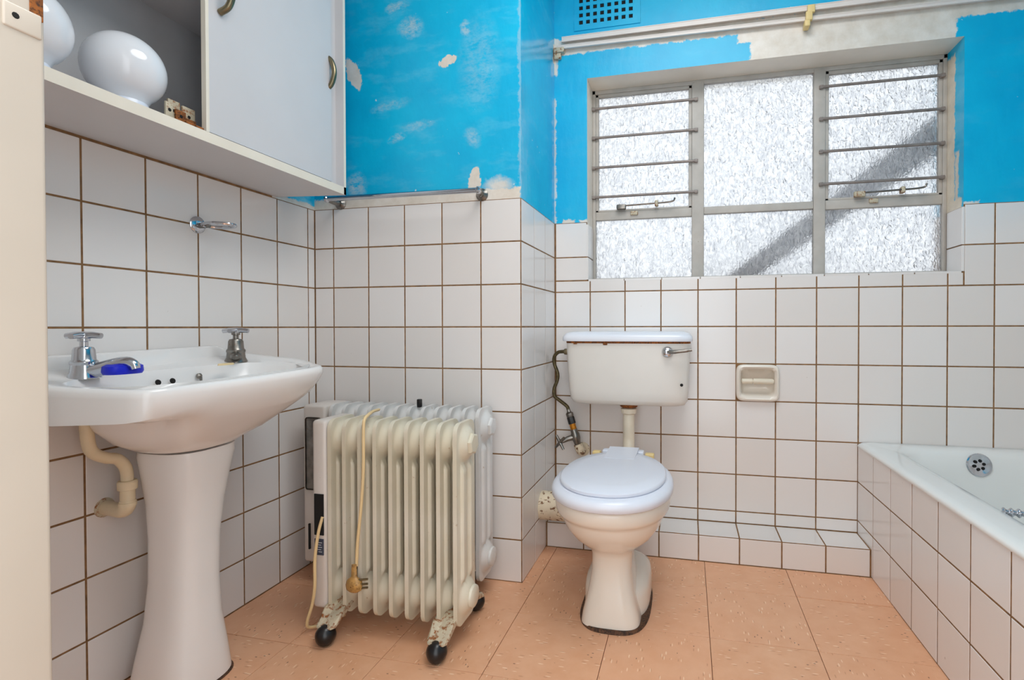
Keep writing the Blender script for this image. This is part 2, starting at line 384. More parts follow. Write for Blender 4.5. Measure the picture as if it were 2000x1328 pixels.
# pier (boxed-in corner): front face and side face
m = MB(); y = YC+D; xx = XC-D
m.quad((XL-.5, y, -.2), (xx, y, -.2), (xx, y, ZT), (XL-.5, y, ZT), 0); m.quad((XL-.5, y, ZT), (xx, y, ZT), (xx, y, ZC+.1), (XL-.5, y, ZC+.1), 1)
m.quad((xx, y, -.2), (xx, YB+1.5, -.2), (xx, YB+1.5, ZT), (xx, y, ZT), 0); m.quad((xx, y, ZT), (xx, YB+1.5, ZT), (xx, YB+1.5, ZC+.1), (xx, y, ZC+.1), 2)
m.quad((XL-.5, YB+1.5, -.2), (xx, YB+1.5, -.2), (xx, YB+1.5, ZC+.1), (XL-.5, YB+1.5, ZC+.1), 0)
m.quad((XL-.5, y, -.2), (XL-.5, YB+1.5, -.2), (XL-.5, YB+1.5, ZC+.1), (XL-.5, y, ZC+.1), 0)
m.quad((XL-.5, y, ZC+.1), (xx, y, ZC+.1), (xx, YB+1.5, ZC+.1), (XL-.5, YB+1.5, ZC+.1), 0)
wp = wall_obj('wall_pier', m, ['grout', 'paint_pier', 'paint_pier_side'], origin=(-6.5, YC, 0), label='boxed corner pier, blue above white tiles')
xf = [XL+.004]+[-8.779+i for i in range(6)]; xf[-1] = XC-.012
grid_tiles(wp, (0, YC, 0), (1, 0, 0), (0, -1, 0), xf, rows)
grid_tiles(wp, (XC, 0, 0), (0, 1, 0), (1, 0, 0), [YC+.005, 12.525, 13.555, YB-.02], rows)

# back wall with window opening
y = YB+D; m = MB()
def bq(x0, x1, z0, z1, mi): m.quad((x0, y, z0), (x1, y, z0), (x1, y, z1), (x0, y, z1), mi)
bq(XC-.3, XR+.3, -.2, 4.1, 0); bq(XC-.3, 1.37, 4.1, 4.9, 0); bq(2.26, XR+.3, 4.1, 4.9, 0); bq(XC-.3, XR+.3, 4.9, WZ0, 0); bq(XC-.3, WX0, WZ0, ZT, 0); bq(WX1, XR+.3, WZ0, ZT, 0); bq(XC-.3, WX0, ZT, WZ1, 1); bq(WX1, XR+.3, ZT, WZ1, 1); bq(XC-.3, XR+.3, WZ1, ZC+.1, 1)
ye = YB+1.5
for (x0, x1, z0, z1) in ((XC-.3, XR+.3, -.2, WZ0), (XC-.3, WX0, WZ0, WZ1), (WX1, XR+.3, WZ0, WZ1), (XC-.3, XR+.3, WZ1, ZC+.1)):
    m.quad((x0, ye, z0), (x1, ye, z0), (x1, ye, z1), (x0, ye, z1), 0)
# reveals: left, right (tiles below, paint above), head, sill
for xx_, k_ in ((WX0, 2), (WX1, 3)):
    m.quad((xx_, y, WZ0), (xx_, ye, WZ0), (xx_, ye, 8.95), (xx_, y, 8.95), 0); m.quad((xx_, y, 8.95), (xx_, ye, 8.95), (xx_, ye, WZ1), (xx_, y, WZ1), k_)
m.quad((WX0, y, WZ1), (WX1, y, WZ1), (WX1, ye, WZ1), (WX0, ye, WZ1), 2)
m.quad((WX0, y, WZ0), (WX1, y, WZ0), (WX1, ye, WZ0), (WX0, ye, WZ0), 0)
m.quad((XC-.3, y, ZC+.1), (XR+.3, y, ZC+.1), (XR+.3, ye, ZC+.1), (XC-.3, ye, ZC+.1), 0)
wb = wall_obj('wall_back', m, ['grout', 'paint_back', 'reveal', 'reveal_right'], origin=(0, YB, 0), label='window wall, blue paint above white tiles')
xb = [XC+.02]+[-2.727+i for i in range(12)]+[XR]
def bskip(a0, a1, z0, z1): return (abs(a0-1.273) < .02 and abs(z0-4) < .02) or (a0 > 4.2 and z1 < 2.9)
B0 = (0, YB, 0)
grid_tiles(wb, B0, (1, 0, 0), (0, -1, 0), xb, [0.68]+list(range(1, 8)), bskip)
xs_row = [q for q in xb]
grid_tiles(wb, B0, (1, 0, 0), (0, -1, 0), [q for q in xb if q < WX1+.2] , [7, WZ0-.005])                         # cut strip under the sill
grid_tiles(wb, B0, (1, 0, 0), (0, -1, 0), [XC+.02, WX0-.01], [WZ0+.0, 8, 9])
grid_tiles(wb, B0, (1, 0, 0), (0, -1, 0), [WX1+.02, 7.273, 8.273, XR], [7, 8, 9])
put_tile(wb, 'wall_tile', (6.445, YB, (7+WZ0)/2), (1, 0, 0), (0, 0, 1), (0, -1, 0), .345, WZ0-7-.005)
for z0, z1 in ((WZ0+.01, 8), (8, 8.95)):
    put_tile(wb, 'reveal_tile', (WX0+.03, (YB+YW)/2-.04, (z0+z1)/2), (0, 1, 0), (0, 0, 1), (1, 0, 0), .80, z1-z0)
    put_tile(wb, 'reveal_tile', (WX1-.03, (YB+YW)/2-.04, (z0+z1)/2), (0, -1, 0), (0, 0, 1), (-1, 0, 0), .80, z1-z0)
sx = [WX0+.02+i*(WX1-WX0-.04)/9 for i in range(10)]
for a0, a1 in zip(sx, sx[1:]):
    put_tile(wb, 'sill_tile', ((a0+a1)/2, (YB+YW)/2-.02, WZ0+.03), (1, 0, 0), (0, 1, 0), (0, 0, 1), a1-a0, .85)
# right wall, front wall with doorway
m = MB(); x = XR
m.quad((x, YF0, -.2), (x, YB+.2, -.2), (x, YB+.2, ZT), (x, YF0, ZT), 0); m.quad((x, YF0, ZT), (x, YB+.2, ZT), (x, YB+.2, ZC+.1), (x, YF0, ZC+.1), 1)
m.box(x+.3, x+.8, YF0, YB+.2, -.2, ZC+.1)
wr = wall_obj('wall_right', m, ['grout', 'paint_plain'], origin=(XR, 8, 0), label='white tiled wall with blue paint beside the bath')
grid_tiles(wr, (XR-.006, 0, 0), (0, -1, 0), (-1, 0, 0), [-14.58+i for i in range(12)]+[-YF1-.02], [3.06]+list(range(4, 10)))
JX0, JX1, JZ = -3.715, 2.2, 13.5
m = MB(); m.box(XL-.5, JX0-.35, YF0, YF1, -.2, ZC+.1); m.box(JX1+.35, XR+.5, YF0, YF1, -.2, ZC+.1); m.box(JX0-.35, JX1+.35, YF0, YF1, JZ+.35, ZC+.1)
wall_obj('wall_front', m, ['ceiling'], origin=(0, YF0, 0), label='white wall around the doorway')
door = empty('door_1', (-.75, YF0, 0), kind='structure', label='cream painted door frame at the near left')
obj('door_jamb', MB().box(JX0-.4, JX0, YF0-.15, YF1+.015, 0, JZ, .03), 'cream', door)
obj('door_jamb', MB().box(JX1, JX1+.4, YF0-.15, YF1+.06, 0, JZ, .03), 'cream', door)
obj('door_head', MB().box(JX0-.4, JX1+.4, YF0-.15, YF1+.06, JZ, JZ+.4, .03), 'cream', door)
sp = obj('strike_plate', MB().box(JX0-.01, JX0+.012, 2.11, 2.29, 7.69, 7.83, .01), 'cream', door)
obj('screw_hole', MB().lathe((JX0+.012, 2.165, 7.765), (1, 0, 0), [(.018, 0), (.014, .004)], 10), 'dark', sp)
obj('rust_patch', MB().box(JX0-.01, JX0+.006, 2.235, 2.30, 7.80, 8.2, .004), 'rust_dark', sp)

# step (tiled plinth) along the foot of the back wall
m = MB(); ys = 13.575; zs = .675
m.box(XC, XP(13.6), ys+D, YB+.1, -.2, zs-D)
st = wall_obj('trim_1', m, ['grout'], origin=(0, ys, 0), label='tiled plinth step along the foot of the window wall')
xst = [XC+.02]+[-2.727+i for i in range(7)]+[XP(13.6)-.02]
grid_tiles(st, (0, ys, 0), (1, 0, 0), (0, -1, 0), xst, [0, zs-.006], name='step_tile')
for a0, a1 in zip(xst, xst[1:]):
    put_tile(st, 'step_tile', ((a0+a1)/2, (ys+YB)/2, zs), (1, 0, 0), (0, 1, 0), (0, 0, 1), a1-a0, YB-ys-.01)

# bath front panel
m = MB(); th = math.atan(XPs)
PY = [14.58, 13.5, 12.46, 11.4, 10.34, 9.29, 8.27, 7.24, 6.2, 5.16, 4.12, 3.6]
m.add([(XP(14.6)+D, 14.6, -.1), (XP(3.6)+D, 3.6, -.1), (XP(3.6)+D, 3.6, 2.89), (XP(14.6)+D, 14.6, 2.89), (XP(14.6)+.12, 14.6, -.1), (XP(3.6)+.12, 3.6, -.1), (XP(3.6)+.12, 3.6, 2.89), (XP(14.6)+.12, 14.6, 2.89)],
      [(0, 1, 2, 3), (4, 5, 6, 7), (3, 2, 6, 7), (0, 3, 7, 4), (1, 2, 6, 5), (0, 1, 5, 4)])
wbp = wall_obj('wall_bath_panel', m, ['grout'], origin=(4.3, 9, 0), label='white tiled front panel of the bath')
dirv = Vector((XP(3.6)-XP(14.6), 3.6-14.6, 0)).normalized(); nv = Vector((dirv.y, -dirv.x, 0))
if nv.x > 0: nv = -nv
def ztop(y): return 2.955
for a, b in zip(PY, PY[1:]):
    for z0, z1 in ((0, 1), (1, 2), (2, 2.95)):
        yc = (a+b)/2
        if z0 == 0 and yc > 13.6: pass
        put_tile(wbp, 'panel_tile', (XP(yc), yc, (z0+z1)/2), dirv, (0, 0, 1), nv, a-b, z1-z0, .08)

# ------------------------------------------------------------------ window
win = empty('window_1', (1.9, YW, WZ0), kind='structure', label='grey steel casement window with obscure glass and burglar bars')
MX = [(.11, .45), (3.37, 3.67)]          # mullions
ZTR = (9.20, 9.45)                       # transom
f0, f1 = YW-.02, YW+.16
m = MB(); fw = .10
m.box(WX0, WX0+fw, f0, f1, WZ0, WZ1, .015); m.box(WX1-fw, WX1, f0, f1, WZ0, WZ1, .015); m.box(WX0, WX1, f0, f1, WZ1-.12, WZ1, .015); m.box(WX0, WX1, f0, f1, WZ0, WZ0+.13, .015)
obj('window_frame', m, 'frame', win)
for a, b in MX: obj('mullion', MB().box(a, b, f0-.02, f1, WZ0+.06, WZ1-.05, .02), 'frame', win)
bays = [(WX0+fw, MX[0][0]), (MX[0][1], MX[1][0]), (MX[1][1], WX1-fw)]
for i, (a, b) in enumerate(bays):
    obj('transom', MB().box(a, b, f0+.0, f1, ZTR[0]+(.04 if i == 1 else 0), ZTR[1], .02), 'frame', win)
    if i != 1:                            # opening sashes
        m = MB(); s0, s1 = f0+.02, f1-.02; w = .09
        m.box(a, a+w, s0, s1, ZTR[1], WZ1-.12, .012); m.box(b-w, b, s0, s1, ZTR[1], WZ1-.12, .012); m.box(a, b, s0, s1, WZ1-.12-w, WZ1-.12, .012); m.box(a, b, s0, s1, ZTR[1], ZTR[1]+.06, .012)
        obj('sash', m, 'frame', win)
    obj('pane', MB().box(a, b, YW+.08, YW+.105, ZTR[1], WZ1-.1), 'glass', win, False)
    obj('pane', MB().box(a, b, YW+.08, YW+.105, WZ0+.1, ZTR[0]+.04), 'glass', win, False)
for i in (0, 2):
    a, b = bays[i]
    for k, z in enumerate((12.53, 11.66, 10.77, 9.885)):
        bo = obj('burglar_bar', MB().tube([(a-.10 if i == 0 else a-.16, f0-.06, z), (b+.16 if i == 0 else b+.02, f0-.06, z)], .038, 10), 'bar', win)
        for q in ((a-.05, b+.12) if i == 0 else (a-.12, b-.03)):
            obj('bar_lug', MB().box(q-.05, q+.05, f0-.09, f0+.03, z-.05, z+.05, .015), 'bar', bo)
    # window stay
    zc = 9.55; x0 = a+.75 if i == 0 else a+.78
    so = obj('window_stay', MB().tube(catmull([(x0, f0-.14, zc+.02), (x0+.9, f0-.16, zc+.04), (x0+1.5, f0-.2, zc+.06), (x0+1.6, f0-.22, zc+.16)], 5), .025, 8), 'chrome_dull', win)
    obj('stay_pivot', MB().box(x0-.1, x0+.18, f0-.17, f0-.04, zc-.08, zc+.07, .03), 'chrome_dull' if i == 0 else 'rust', so)
    obj('stay_peg', MB().box(x0+1.02, x0+1.12, f0-.2, f0, zc-.04, zc+.13, .03), 'rust', so)
    obj('stay_catch', MB().box(x0+.30, x0+.52, f0-.06, f0+.02, ZTR[1]-.14, ZTR[1]-.02, .02), 'rust', so)
# added slab outside, shaped to stand in for the shadow band across the panes
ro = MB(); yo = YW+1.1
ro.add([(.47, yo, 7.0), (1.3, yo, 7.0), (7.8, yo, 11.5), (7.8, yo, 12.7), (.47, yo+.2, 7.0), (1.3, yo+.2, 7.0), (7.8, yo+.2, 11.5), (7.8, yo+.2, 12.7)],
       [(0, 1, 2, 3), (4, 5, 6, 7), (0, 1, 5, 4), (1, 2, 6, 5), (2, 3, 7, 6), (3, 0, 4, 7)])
obj('shadow_band_slab', ro, 'shadow_band', None, False, label='grey sloping slab standing in for the shadow band on the obscure window glass', cat='shadow slab')

# ------------------------------------------------------------------ wall vent, curtain tracks
vt = empty('air_vent', (-2.27, YB, 14.6), label='square-holed air vent painted blue above the curtain track', cat='vent')
vx0, vz0, pt, hs = -2.98, 14.69, .203, .11
obj('void', MB().box(vx0-.06, vx0+8*pt, YB+.004, YB+.02, vz0-.06, vz0+6*pt), 'dark', vt, False)
for r_ in range(7):
    z0 = vz0-.04+hs/2+(r_-1)*pt+.04; z1 = z0+pt-hs
    if r_ == 0: z0 = vz0-.22
    obj('vent_bar', MB().box(vx0-.2, vx0+8*pt+.06, YB-.02, YB+.014, z0, vz0-.055+hs*.0 if r_ == 0 else z1), 'paint_back', vt, False)
for c in range(9):
    x0 = vx0-.055+(c-1)*pt+hs; x1 = x0+pt-hs
    if c == 0: x0 = vx0-.2
    if c == 8: x1 = vx0+8*pt+.06
    obj('vent_bar', MB().box(x0, x1, YB-.019, YB+.014, vz0-.2, vz0+6*pt), 'paint_back', vt, False)
for (z0, z1, x0, lab) in ((14.14, 14.285, -3.52, 'upper of the two white curtain tracks above the window'), (13.955, 14.055, -3.66, 'lower of the two white curtain tracks above the window')):
    m = MB(); x1 = XR-.1
    zz = lambda xx, k=(.002 if z0 > 14 else .012): -k*(xx+3.5)                               # the tracks sag slightly to the right
    for (p0, p1, q0, q1) in ((YB-.14, YB-.10, z0, z1), (YB-.10, YB+.02, z0+.045, z1-.045), (YB-.15, YB-.135, z0, z0+.02), (YB-.15, YB-.135, z1-.02, z1)):
        m.add([(x0, p0, q0), (x1, p0, q0+zz(x1)), (x1, p1, q0+zz(x1)), (x0, p1, q0), (x0, p0, q1), (x1, p0, q1+zz(x1)), (x1, p1, q1+zz(x1)), (x0, p1, q1)],
              [(0, 1, 2, 3), (4, 5, 6, 7), (0, 1, 5, 4), (1, 2, 6, 5), (2, 3, 7, 6), (3, 0, 4, 7)])
    obj('curtain_track', m, 'rail', None, False, label=lab, cat='curtain track', group='curtain tracks')
m = MB(); m.box(2.98, 3.16, YB-.26, YB-.16, 14.02, 14.22, .02); m.box(2.94, 3.1, YB-.26, YB-.14, 13.83, 14.06, .02); m.box(2.9, 3.04, YB-.3, YB-.05, 13.66, 13.83, .03)
obj('track_bracket', m, 'bolt', None, label='yellowed clip bracket hanging on the curtain tracks', cat='bracket')
m = MB(); m.box(-3.76, -3.45, YB-.16, YB, 13.86, 14.0, .02); m.box(-3.76, -3.55, YB-.12, YB, 13.7, 13.87, .03)
obj('track_end_bracket', m, 'rust', None, label='rusty bracket at the corner end of the curtain tracks', cat='bracket')

# ------------------------------------------------------------------ cabinet
CX, CB = -7.65, 9.03
cab = empty('wall_cabinet', ((XL+CX)/2, 7, CB), label='grey and cream sliding-door cabinet on the tiled wall', cat='cabinet')
YE, Y0c = 10.46, 2.45
m = MB()
m.add([(XL-.02, Y0c, CB), (CX, Y0c, CB), (CX, YE, CB), (XL-.02, YE-.24, CB), (XL-.02, Y0c, CB+.17), (CX, Y0c, CB+.17), (CX, YE, CB+.17), (XL-.02, YE-.24, CB+.17)],
      [(0, 1, 2, 3), (4, 5, 6, 7), (0, 1, 5, 4), (2, 3, 7, 6), (3, 0, 4, 7)], 0)
m.add([(CX, Y0c, CB), (CX, YE, CB), (CX, YE, CB+.17), (CX, Y0c, CB+.17)], [(0, 1, 2, 3)], 1)
obj('bottom_board', m, ['laminate', 'edge_band'], cab, False)
m = MB(); z1 = 14.6
m.add([(XL-.02, YE-.31, CB), (CX, YE-.075, CB), (CX, YE, CB), (XL-.02, YE-.24, CB), (XL-.02, YE-.31, z1), (CX, YE-.075, z1), (CX, YE, z1), (XL-.02, YE-.24, z1)],
      [(0, 1, 5, 4), (2, 3, 7, 6), (3, 0, 4, 7), (4, 5, 6, 7)], 0)
m.add([(CX, YE-.075, CB), (CX, YE, CB), (CX, YE, z1), (CX, YE-.075, z1)], [(0, 1, 2, 3)], 1)
obj('side_panel', m, ['laminate', 'edge_band'], cab, False)
obj('back_panel', MB().box(XL-.01, XL+.05, Y0c, YE-.24, CB+.17, z1), 'laminate_in', cab, False)
obj('shelf', MB().box(XL+.05, CX-.32, Y0c, YE-.3, 11.68, 11.82), 'laminate', cab, False)
obj('top_board', MB().box(XL, CX, Y0c, YE, z1, z1+.17), 'laminate', cab, False)
obj('near_side_panel', MB().box(XL, CX, Y0c-.1, Y0c, CB, z1+.17), 'laminate', cab, False)
def handle(par, x, y, zc, L=.37, out=.24, r=.055):
    pts = [(x, y, zc-L), (x+out*.7, y+.02, zc-L*.72), (x+out, y+.03, zc), (x+out*.7, y+.02, zc+L*.72), (x, y, zc+L)]
    obj('handle', MB().tube(catmull(pts, 6), r, 10), 'brass', par)
d1 = MB().box(CX-.13, CX-.05, 7.02, 10.04, CB+.20, z1-.02, .006)
d1 = obj('sliding_door', d1, 'laminate', cab, False); handle(d1, CX-.05, 7.24, 11.68)
obj('door_edge', MB().box(CX-.14, CX-.045, 6.965, 7.025, CB+.19, z1-.02, .004), 'edge_band', d1, False)
d2 = obj('sliding_door', MB().box(CX-.27, CX-.19, 7.35, YE-.085, CB+.20, z1-.02, .006), 'laminate', cab, False); handle(d2, CX-.19, 9.98, 11.62)

# opal lamp globes on the cabinet
def globe(y, lab):
    g = empty('globe_shade', (-8.19, y, CB+.17), label=lab, cat='lamp shade', group='opal globes in the cabinet')
    pr = []
    for k in range(25):
        a = math.pi*(k/24); pr.append((.51*math.sin(a)+.0005, .64-.52*math.cos(a)))
    pr = [p for p in pr if not (p[1] < .64 and p[0] < .27)]
    obj('globe', MB().lathe((-8.19, y, CB+.17), (0, 0, 1), [(.26, .13)]+pr, 48), 'opal', g, angle=60)
    obj('collar', MB().lathe((-8.19, y, CB+.17), (0, 0, 1), [(.285, 0), (.295, .02), (.29, .12), (.27, .18)], 40), 'plastic', g)
globe(6.07, 'white opal glass lamp globe fully in view on the open cabinet floor')
globe(4.82, 'white opal glass lamp globe half hidden by the door frame')
# rusty ironmongery on the cabinet floor
zb = CB+.17
def hinge(y0, y1, h, xo, mname, lab, tilt=0):
    e = empty('rusty_hinge', (xo, (y0+y1)/2, zb), label=lab, cat='hinge', group='rusty hinges in the cabinet')
    obj('leaf', MB().box(xo-.02, xo+.02, y0, y1, zb, zb+h, .008), mname, e)
    obj('leaf', MB().box(xo, xo+.2, y0+.02, y1-.02, zb, zb+.045, .008), 'rust_dark', e)
    obj('knuckle', MB().tube([(xo+.02, y0, zb+.05), (xo+.02, y1, zb+.05)], .038, 8), 'rust_dark', e)
    obj('screw_hole', MB().lathe((xo+.018, (y0+y1)/2, zb+h*.62), (1, 0, 0), [(.03, 0), (.025, .006)], 10), 'dark', e)
hinge(6.44, 6.56, .32, -7.90, 'rust', 'narrow cream and rust hinge nearest the opal globe')
hinge(6.60, 6.80, .44, -8.05, 'rust', 'tallest of the rusty hinges heaped in the cabinet')
hinge(6.80, 7.02, .40, -8.0, 'rust', 'grey broken hinge standing upright beside the sliding door')
hinge(6.57, 6.74, .24, -7.86, 'rust_dark', 'low orange rust hinge lying in front of the upright ones')
hinge(6.76, 6.93, .17, -7.88, 'rust_dark', 'small orange rust hinge lying against the sliding door')

# ------------------------------------------------------------------ towel rail, tumbler holder
tr = empty('towel_rail', (-6.65, YC, 9.0), label='chrome towel rail on the blue pier wall', cat='towel rail')
obj('rail', MB().tube([(-8.62, 11.04, 9.14), (-4.62, 11.04, 9.115)], .06, 14), 'chrome', tr)
for xx, xr in ((-8.56, -8.6), (-4.74, -4.64)):
    b = obj('bracket', MB().tube(catmull([(xx, YC-.02, 9.12), (xx, YC-.18, 9.10), (xr, 11.12, 9.12), (xr, 11.04, 9.13)], 6), [.075]*6+[.06]*6+[.055]*7, 12), 'chrome_dull', tr)
    obj('wall_plate', MB().lathe((xx, YC+.02, 9.12), (0, -1, 0), [(.15, 0), (.15, .03), (.10, .07), (.08, .1)], 20), 'chrome_dull', b)
    obj('end_cap', MB().lathe((xr-.04 if xr < -6 else xr-.03, 11.04, 9.135 if xr < -6 else 9.115), (1, 0, 0), [(.05, -.03), (.085, 0), (.085, .05), (.05, .08)], 16), 'chrome', b)
th_ = empty('tumbler_holder', (XL, 8.22, 7.95), label='chrome tumbler holder on the tiled wall above the basin', cat='tumbler holder')
obj('wall_plate', MB().lathe((XL, 8.22, 8.0), (1, 0, 0), [(.165, 0), (.165, .02), (.13, .05), (.05, .06)], 24), 'chrome', th_)
obj('arm', MB().tube([(XL+.04, 8.22, 7.98), (XL+.28, 8.22, 7.98)], .05, 10), 'chrome_dull', th_)
rg = [(XL+.52+.30*math.cos(2*math.pi*k/28), 8.22+.22*math.sin(2*math.pi*k/28), 7.97) for k in range(29)]
obj('ring', MB().tube(rg, .035, 8), 'chrome', th_)

# ------------------------------------------------------------------ wash basin
by = 6.98; tilt = .02
bas = empty('wash_basin', (-8.3, by, 0), label='white ceramic pedestal wash basin on the tiled wall', cat='wash basin')
N = 96
poly = [(0, -2.1), (1.2, -2.19), (1.55, -2.19), (1.75, -2.12), (2.45, -1.86), (2.58, -1.74), (2.64, -1.5), (2.7, -.9), (2.74, 0), (2.7, .9), (2.62, 1.4), (2.52, 1.62), (2.38, 1.74), (1.75, 2.12), (1.5, 2.2), (1.2, 2.2), (0, 2.1)]
def chaikin(P, it, closed=False):
    for _ in range(it):
        Q = [P[0]]
        for a, b in zip(P, P[1:]): Q += [tuple(a[i]*.75+b[i]*.25 for i in (0, 1)), tuple(a[i]*.25+b[i]*.75 for i in (0, 1))]
        P = Q+[P[-1]]
    return P
op = chaikin(poly, 2); op = op+[(0, 2.1-4.2*k/12) for k in range(1, 12)]
cu, cv = 1.3, 0.0
def ray_outline(P, ang):
    dx, dy = math.cos(ang), math.sin(ang); best = 0
    for (ax, ay), (bx, by_) in zip(P, P[1:]+P[:1]):
        ex, ey = bx-ax, by_-ay; den = dx*ey-dy*ex
        if abs(den) < 1e-9: continue
        t = ((ax-cu)*ey-(ay-cv)*ex)/den; s_ = ((ax-cu)*dy-(ay-cv)*dx)/den
        if t > 0 and -1e-6 <= s_ <= 1+1e-6: best = max(best, t)
    return best
angs = [2*math.pi*k/N for k in range(N)]
outer = [ray_outline(op, a) for a in angs]
def W(u, v, z): return (XL+.005+max(u, 0), by+v, z+tilt*v)
def rimz(u): return 5.235+.21*max(0, 1-u/2.4)**1.1
def oring(inset, zf, scale=1.0):
    out = []
    for a, r_ in zip(angs, outer):
        r2 = r_*scale-inset; u, v = cu+r2*math.cos(a), cv+r2*math.sin(a); out.append(W(u, v, zf(u, v)))
    return out
def ering(c, au, av, z, n=2.3, zf=None):
    out = []
    for a in angs:
        c_, s_ = math.cos(a), math.sin(a); r_ = (abs(c_/au)**n+abs(s_/av)**n)**(-1/n); u, v = c+r_*c_, r_*s_
        out.append(W(u, v, z if zf is None else zf(u, v)))
    return out
def back(u, v):                                     # raised splash ledge at the wall
    k = max(0, min(1, (.34-u)/.16)); k = k*k*(3-2*k); e = max(0, min(1, (1.95-abs(v))/.35)); return .17*k*e
m = MB()
def mring(e, o_):                                   # blend: set-back belly at wall and ends, flush with the skirt at the front
    out = []
    for a, p, q in zip(angs, e, o_):
        w = max(0, min(1, (math.cos(a)-.45)/.45)) if math.sin(a) < 0 else max(0, min(1, (math.cos(a)+.35)/.7)); w = w*w*(3-2*w)
        out.append(tuple(p[i]*(1-w)+q[i]*w for i in range(3)))
    return out
rings = [ering(1.12, .56, .56, 4.03), ering(1.16, .66, .68, 4.07), mring(ering(1.2, .88, .98, 4.24), oring(0, lambda u, v: 4.25, .50)), mring(ering(1.25, 1.02, 1.25, 4.5), oring(0, lambda u, v: 4.48, .68)),
         mring(ering(1.28, 1.08, 1.4, 4.77), oring(0, lambda u, v: 4.64, .80)), mring(oring(.10, lambda u, v: 4.78, .955), oring(0, lambda u, v: 4.77, .885)), mring(oring(.025, lambda u, v: 4.81), oring(.02, lambda u, v: 4.95, .965)), oring(0, lambda u, v: rimz(u)-.12), oring(.004, lambda u, v: rimz(u)-.05), oring(.03, lambda u, v: rimz(u)+back(u, v)-.01),
         oring(.07, lambda u, v: rimz(u)+back(u, v)), oring(.14, lambda u, v: rimz(u)+back(u, v)-.005), oring(.22, lambda u, v: rimz(u)-.02+back(u, v)),
         oring(.30, lambda u, v: min(rimz(u)-.05, 5.32)+back(u, v)*.5),
         ering(1.58, .98, 1.80, 5.24, 3.0, lambda u, v: 5.255+.035*max(0, (1.4-u))), ering(1.58, .95, 1.76, 5.19, 3.0), ering(1.56, .9, 1.66, 5.0, 2.8), ering(1.5, .8, 1.45, 4.76, 2.5), ering(1.45, .55, 1.0, 4.58, 2.2), ering(1.42, .15, .2, 4.5, 2)]
m.loft(rings, True, True)
bowl = obj('bowl', m, 'ceramic', bas, angle=50)
# overflow holes and chain stud on the back inner wall
for v in (.02, .27):
    obj('overflow_hole', MB().lathe((XL+.72, by+v-.15, 5.085), (1, 0, .25), [(.05, 0), (.045, .012)], 14), 'dark', bowl)
st_ = obj('chain_stud', MB().lathe((XL+.70, by+.62, 5.12), (1, 0, .25), [(.05, 0), (.045, .04), (.02, .06)], 12), 'chrome_dull', bowl)
obj('chain_shank', MB().tube([(XL+.75, by+.62, 5.10), (XL+.77, by+.62, 4.93)], [.025, .012], 8), 'chrome_dull', st_)
# pedestal
m = MB(); pc = 1.02; rings = []
for z, au, av, c in ((0, .66, .62, .90), (.06, .66, .62, .90), (.5, .60, .56, .92), (1.1, .51, .465, .95), (1.8, .465, .425, .98), (2.5, .47, .43, 1.0), (3.1, .51, .475, 1.03), (3.55, .57, .545, 1.05), (3.9, .615, .60, 1.07), (4.0, .61, .595, 1.07)):
    rings.append(superell(XL+c, by+.08, au, av, z, 2.9, 56))
rings[-1] = [(p[0], p[1], p[2]+tilt*(p[1]-by)) for p in rings[-1]]
m.loft(rings); obj('pedestal', m, 'ceramic', bas, angle=50)
obj('base_sealant', MB().loft([superell(XL+.90, by+.08, .69, .65, 0, 2.9, 40), superell(XL+.90, by+.08, .67, .63, .035, 2.9, 40)]), 'putty', bas)
# taps
def tap(y, xt, spout_dir, lab, dull):
    z0 = 5.275+tilt*(y-by)
    mb = MB().lathe((xt, y, z0), (0, 0, 1), [(.20, 0), (.20, .03), (.165, .1), (.155, .2), (.165, .215), (.165, .25), (.14, .28), (.13, .42), (.11, .46), (.05, .475), (.05, .54), (.075, .55), (.075, .6)], 24)
    t = obj('tap', mb, 'chrome_dull' if dull else 'chrome', bas); t['label'] = lab
    hd = MB()
    for k in range(4):
        a = R(20+90*k); hd.tube([(xt, y, z0+.635), (xt+.12*math.cos(a), y+.12*math.sin(a), z0+.64), (xt+.235*math.cos(a), y+.235*math.sin(a), z0+.625)], [.06, .05, .042], 10)
    hd.lathe((xt, y, z0+.57), (0, 0, 1), [(.07, 0), (.085, .04), (.08, .09), (.03, .11)], 16)
    obj('cross_handle', hd, 'chrome', t)
    dx, dy = spout_dir
    P = [(xt, y, z0+.10), (xt+.2*dx, y+.2*dy, z0+.13), (xt+.42*dx, y+.42*dy, z0+.2), (xt+.58*dx, y+.58*dy, z0+.235), (xt+.68*dx, y+.68*dy, z0+.2), (xt+.71*dx, y+.71*dy, z0+.13)]
    if dull: P = [(xt+.45*(p[0]-xt), y+.45*(p[1]-y), z0+.1+.15*(p[2]-z0-.1)) for p in P]
    cp = catmull(P, 5); obj('spout', MB().tube(cp, [.12-.06*i/(len(cp)-1) for i in range(len(cp))], 14), 'chrome_dull' if dull else 'chrome', t)
tap(5.82, -8.68, (.95, .31), 'chrome pillar tap nearer the door frame, its spout over the bowl', False)
tap(8.47, -8.70, (.70, -.71), 'chrome pillar tap at the far end of the basin', True)
# soaps
m = MB(); m.loft([superell(-8.22, 6.02, .15, .24, 5.31, 2.6, 28), superell(-8.22, 6.02, .17, .26, 5.35, 2.6, 28), superell(-8.22, 6.02, .165, .25, 5.43, 2.6, 28), superell(-8.22, 6.02, .12, .2, 5.46, 2.6, 28)])
obj('soap_bar', m, 'soap_blue', None, label='bright blue bar of soap under the tap spout', cat='soap')
m = MB(); m.loft([superell(-8.37, 7.93, .05, .17, 5.30, 2.4, 20), superell(-8.37, 7.93, .045, .16, 5.335, 2.4, 20)])
obj('soap_sliver', m, 'soap', None, label='dried cream sliver of soap on the basin deck', cat='soap')
